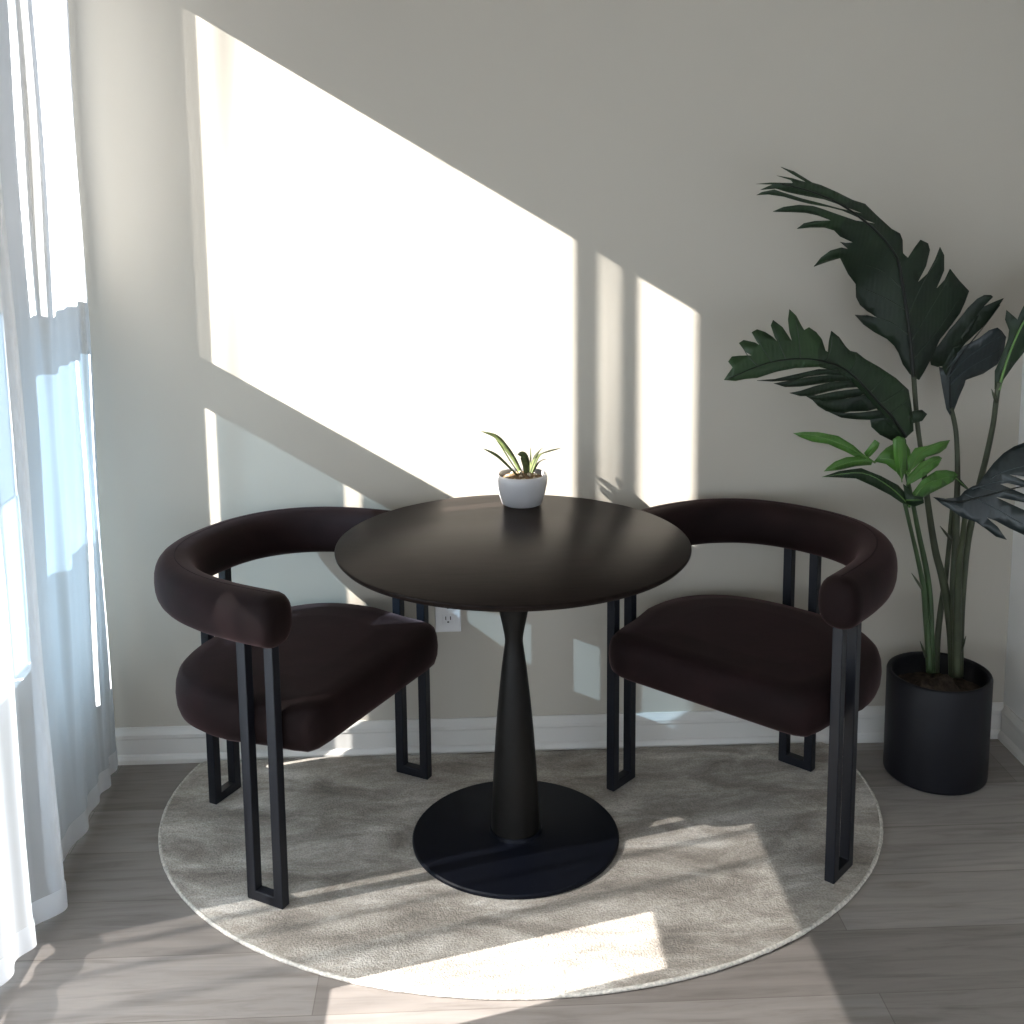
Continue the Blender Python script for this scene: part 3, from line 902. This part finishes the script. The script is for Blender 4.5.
# E: the low leaf reaching out of view, window's blue reflection in its colour
yE = PY - .12
midE = [(940, 500, yE), (958, 502, yE - .01), (985, 496, yE - .03), (1015, 488, yE - .06), (1050, 482, yE - .10), (1080, 480, yE - .14)]
E1 = [(933, 497), (945.4, 498.6), (959.4, 497), (964.4, 491), (973, 486), (978, 484.6), (986, 473), (993.7, 463), (1003.8, 453), (1014, 446.5), (1024, 442.7), (1045, 440), (1066, 444), (1058, 452), (1084, 456), (1060, 464), (1088, 470), (1040, 475), (1024, 476.5), (1009, 474.4), (1024, 480.4), (1090, 488), (1050, 490), (1024, 487), (1007.6, 483), (1000, 484), (1024, 494), (1086, 504), (1050, 505), (1024, 502.5), (996, 497), (1024, 510), (1072, 524), (1050, 526),
      (1024, 535), (1009, 528), (996, 521), (987, 517.6), (992, 522), (997.5, 526.5), (1007, 540), (996, 536.7), (986, 529), (976, 522), (962, 517.6), (953, 511), (943, 505)]
leaf([E1], midE, 'leaf_reflect_blue', (-0.35, 0.45), 0.4, rib='midrib', rib_r=0.003,
     veins=[[(990, 479), (1003, 472), (1024, 466), (1060, 460)], [(978, 487), (996, 491), (1030, 498)], [(965, 494), (985, 503), (1010, 517), (1030, 529)], [(972, 489), (1000, 481), (1020, 481)]])

# F: the young bright green leaves
yF = PY - .08
Fs = [
    ([(793.3, 433.3), (804, 431.8), (818, 432), (838, 435.8), (853, 445), (862, 453), (874, 461), (870, 464), (856, 457), (845, 451.5), (828, 444), (811.6, 441.6), (801, 437.5)], [(875, 463, yF), (850, 448, yF - .03), (820, 437, yF - .07), (793, 433, yF - .10)], 'leaf_bright'),
    ([(824, 471.5), (828, 467), (835, 461.5), (846.5, 457), (861, 456.5), (873, 460), (871, 465), (856, 466), (840, 470)], [(876, 462, yF), (855, 461, yF - .03), (824, 471, yF - .07)], 'leaf_bright'),
    ([(821.6, 477), (840, 470.7), (861, 468), (881, 476), (898, 485), (912, 500), (910, 508), (904.6, 505), (889.7, 494.8), (873, 486), (856, 478.5), (838, 477.5)], [(910, 506, yF), (890, 487, yF - .03), (862, 473, yF - .06), (822, 477, yF - .10)], 'leaf_mid'),
    ([(864, 453), (868, 448), (874.7, 439.6), (879.7, 443), (878, 448), (871, 456), (868, 458)], [(868, 457, yF), (878, 441, yF - .02)], 'leaf_bright'),
    ([(874, 461.5), (880, 454), (886, 448), (896, 442.4), (905, 441.6), (910, 450), (912, 464), (906, 474), (896, 472), (886, 464)], [(908, 476, yF + .01), (900, 462, yF + .02), (878, 458, yF + .03)], 'leaf_bright'),
    ([(892.5, 440), (898, 436), (904.6, 438), (906, 452), (906, 470), (902, 480), (897, 473), (894, 456)], [(902, 482, yF - .01), (899, 460, yF - .03), (898, 438, yF - .04)], 'leaf_bright'),
    ([(950, 440), (940, 441.5), (928, 445.7), (915, 448), (908, 458), (907, 474), (914, 468), (926, 457.4), (939.5, 453), (946, 448)], [(908, 476, yF + .01), (922, 452, yF + .03), (950, 440, yF + .05)], 'leaf_bright'),
    ([(942, 458), (938.5, 456), (933, 456.5), (920, 463), (908, 476), (906, 486), (914, 482), (926, 475), (938, 465.5)], [(908, 484, yF), (924, 467, yF + .02), (942, 458, yF + .04)], 'leaf_bright'),
    ([(958, 475), (954, 471.5), (946, 470), (936, 470.7), (922, 480), (910, 496), (908, 508), (916, 502), (931, 493), (945, 486), (953, 481.5)], [(910, 506, yF - .01), (926, 484, yF + .01), (958, 475, yF + .04)], 'leaf_bright'),
    ([(903, 484), (908, 487), (914, 496), (923, 497), (924, 503), (914, 507), (906, 503)], [(906, 500, yF - .015), (922, 500, yF - .03)], 'leaf_mid'),
    ([(956, 478), (961, 480), (968, 488), (967.5, 490), (960, 485)], [(956, 478, yF + .03), (968, 489, yF + .05)], 'leaf_mid'),
]
for poly, mid, mt in Fs:
    leaf([poly], mid, mt, (0.45, 0.35), 0.6, rib='midrib_pale', rib_r=0.0016, name='leaflet')

# ------------------------------------------------------------------ sheer curtain
CREST = [(2.93, 0.012, 0.026), (2.85, 0.022, 0.036), (2.758, 0.018, 0.038), (2.642, 0.032, 0.052), (2.50, 0.018, 0.05), (2.335, 0.072, 0.058), (2.205, 0.056, 0.042), (2.115, 0.040, 0.040), (2.00, 0.040, 0.055)]
CREST += [(1.85 - 0.16 * k, 0.026 + 0.008 * math.sin(5 * k), 0.065) for k in range(8)]
CY0, CY1, CZ0, CZ1 = 2.962, 0.62, 0.016, ZC - 0.01
def cx(y, z):
    k = (z - CZ0) / (CZ1 - CZ0)
    a = 1.0 - 0.35 * k
    s = sum(am * math.exp(-((y - c + 0.012 * k * math.sin(9 * c)) / w) ** 2) for c, am, w in CREST)
    return -0.968 + a * s + 0.006 * math.sin(47 * y + 2.2 * k) * (0.3 + 0.7 * k) + 0.003 * math.sin(6 * z + 30 * y)
def sheet(y0, y1, z0, z1, ny, nz, off=0.0):
    bm = bmesh.new(); g = []
    for i in range(ny + 1):
        y = y0 + (y1 - y0) * i / ny
        row = []
        for j in range(nz + 1):
            z = z0 + (z1 - z0) * j / nz
            lift = 0.006 * math.sin(21 * y) * (1 - (z - CZ0) / (CZ1 - CZ0))
            row.append(bm.verts.new((cx(y, z) + off, y, z + max(0, lift))))
        g.append(row)
    for i in range(ny):
        for j in range(nz):
            bm.faces.new((g[i][j], g[i + 1][j], g[i + 1][j + 1], g[i][j + 1]))
    return bm
cu = thing('sheer_curtain', 'thin white sheer curtain hanging against the corner, farther from the viewer', 'curtain', (0, 0, 0), group='white sheer curtains')
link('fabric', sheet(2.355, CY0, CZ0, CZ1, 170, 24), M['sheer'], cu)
link('hem', sheet(2.355, CY0, CZ0, CZ0 + 0.055, 170, 3, 0.002), M['hem'], cu)
cn = thing('sheer_curtain', 'white sheer curtain nearest the viewer, its lit edge overlapping the thinner one in the corner', 'curtain', (0, 0, 0), group='white sheer curtains')
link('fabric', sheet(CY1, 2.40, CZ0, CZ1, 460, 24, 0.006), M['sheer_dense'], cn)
link('hem', sheet(CY1, 2.40, CZ0, CZ0 + 0.055, 460, 3, 0.0085), M['hem'], cn)

# ------------------------------------------------------------------ light
sun = bpy.data.lights.new('sun', 'SUN')
sun.energy = 40.0
sun.angle = math.radians(0.27)
sun.color = (1.0, 0.965, 0.92)
so = bpy.data.objects.new('sun', sun)
COL.objects.link(so)
so.rotation_euler = Vector((1.0, 0.285, -0.60)).to_track_quat('-Z', 'Y').to_euler()

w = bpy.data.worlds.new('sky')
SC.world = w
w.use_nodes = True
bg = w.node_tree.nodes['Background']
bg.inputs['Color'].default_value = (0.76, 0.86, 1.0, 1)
wt = w.node_tree
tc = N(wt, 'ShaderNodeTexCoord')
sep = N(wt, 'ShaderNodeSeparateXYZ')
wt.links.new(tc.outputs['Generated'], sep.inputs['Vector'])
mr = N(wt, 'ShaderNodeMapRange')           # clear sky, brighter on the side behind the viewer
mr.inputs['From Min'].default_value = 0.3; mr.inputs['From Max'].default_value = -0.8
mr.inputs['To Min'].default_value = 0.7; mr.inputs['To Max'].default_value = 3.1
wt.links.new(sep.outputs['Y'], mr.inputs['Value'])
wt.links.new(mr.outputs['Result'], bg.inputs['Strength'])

SC.view_settings.view_transform = 'Standard'
SC.view_settings.look = 'None'
SC.view_settings.gamma = 1.0
SC.view_settings.use_curve_mapping = False
SC.view_settings.exposure = 0.0
SC.cycles.use_denoising = True
SC.cycles.max_bounces = 12
SC.cycles.diffuse_bounces = 6
SC.cycles.transparent_max_bounces = 16
SC.cycles.sample_clamp_indirect = 8.0
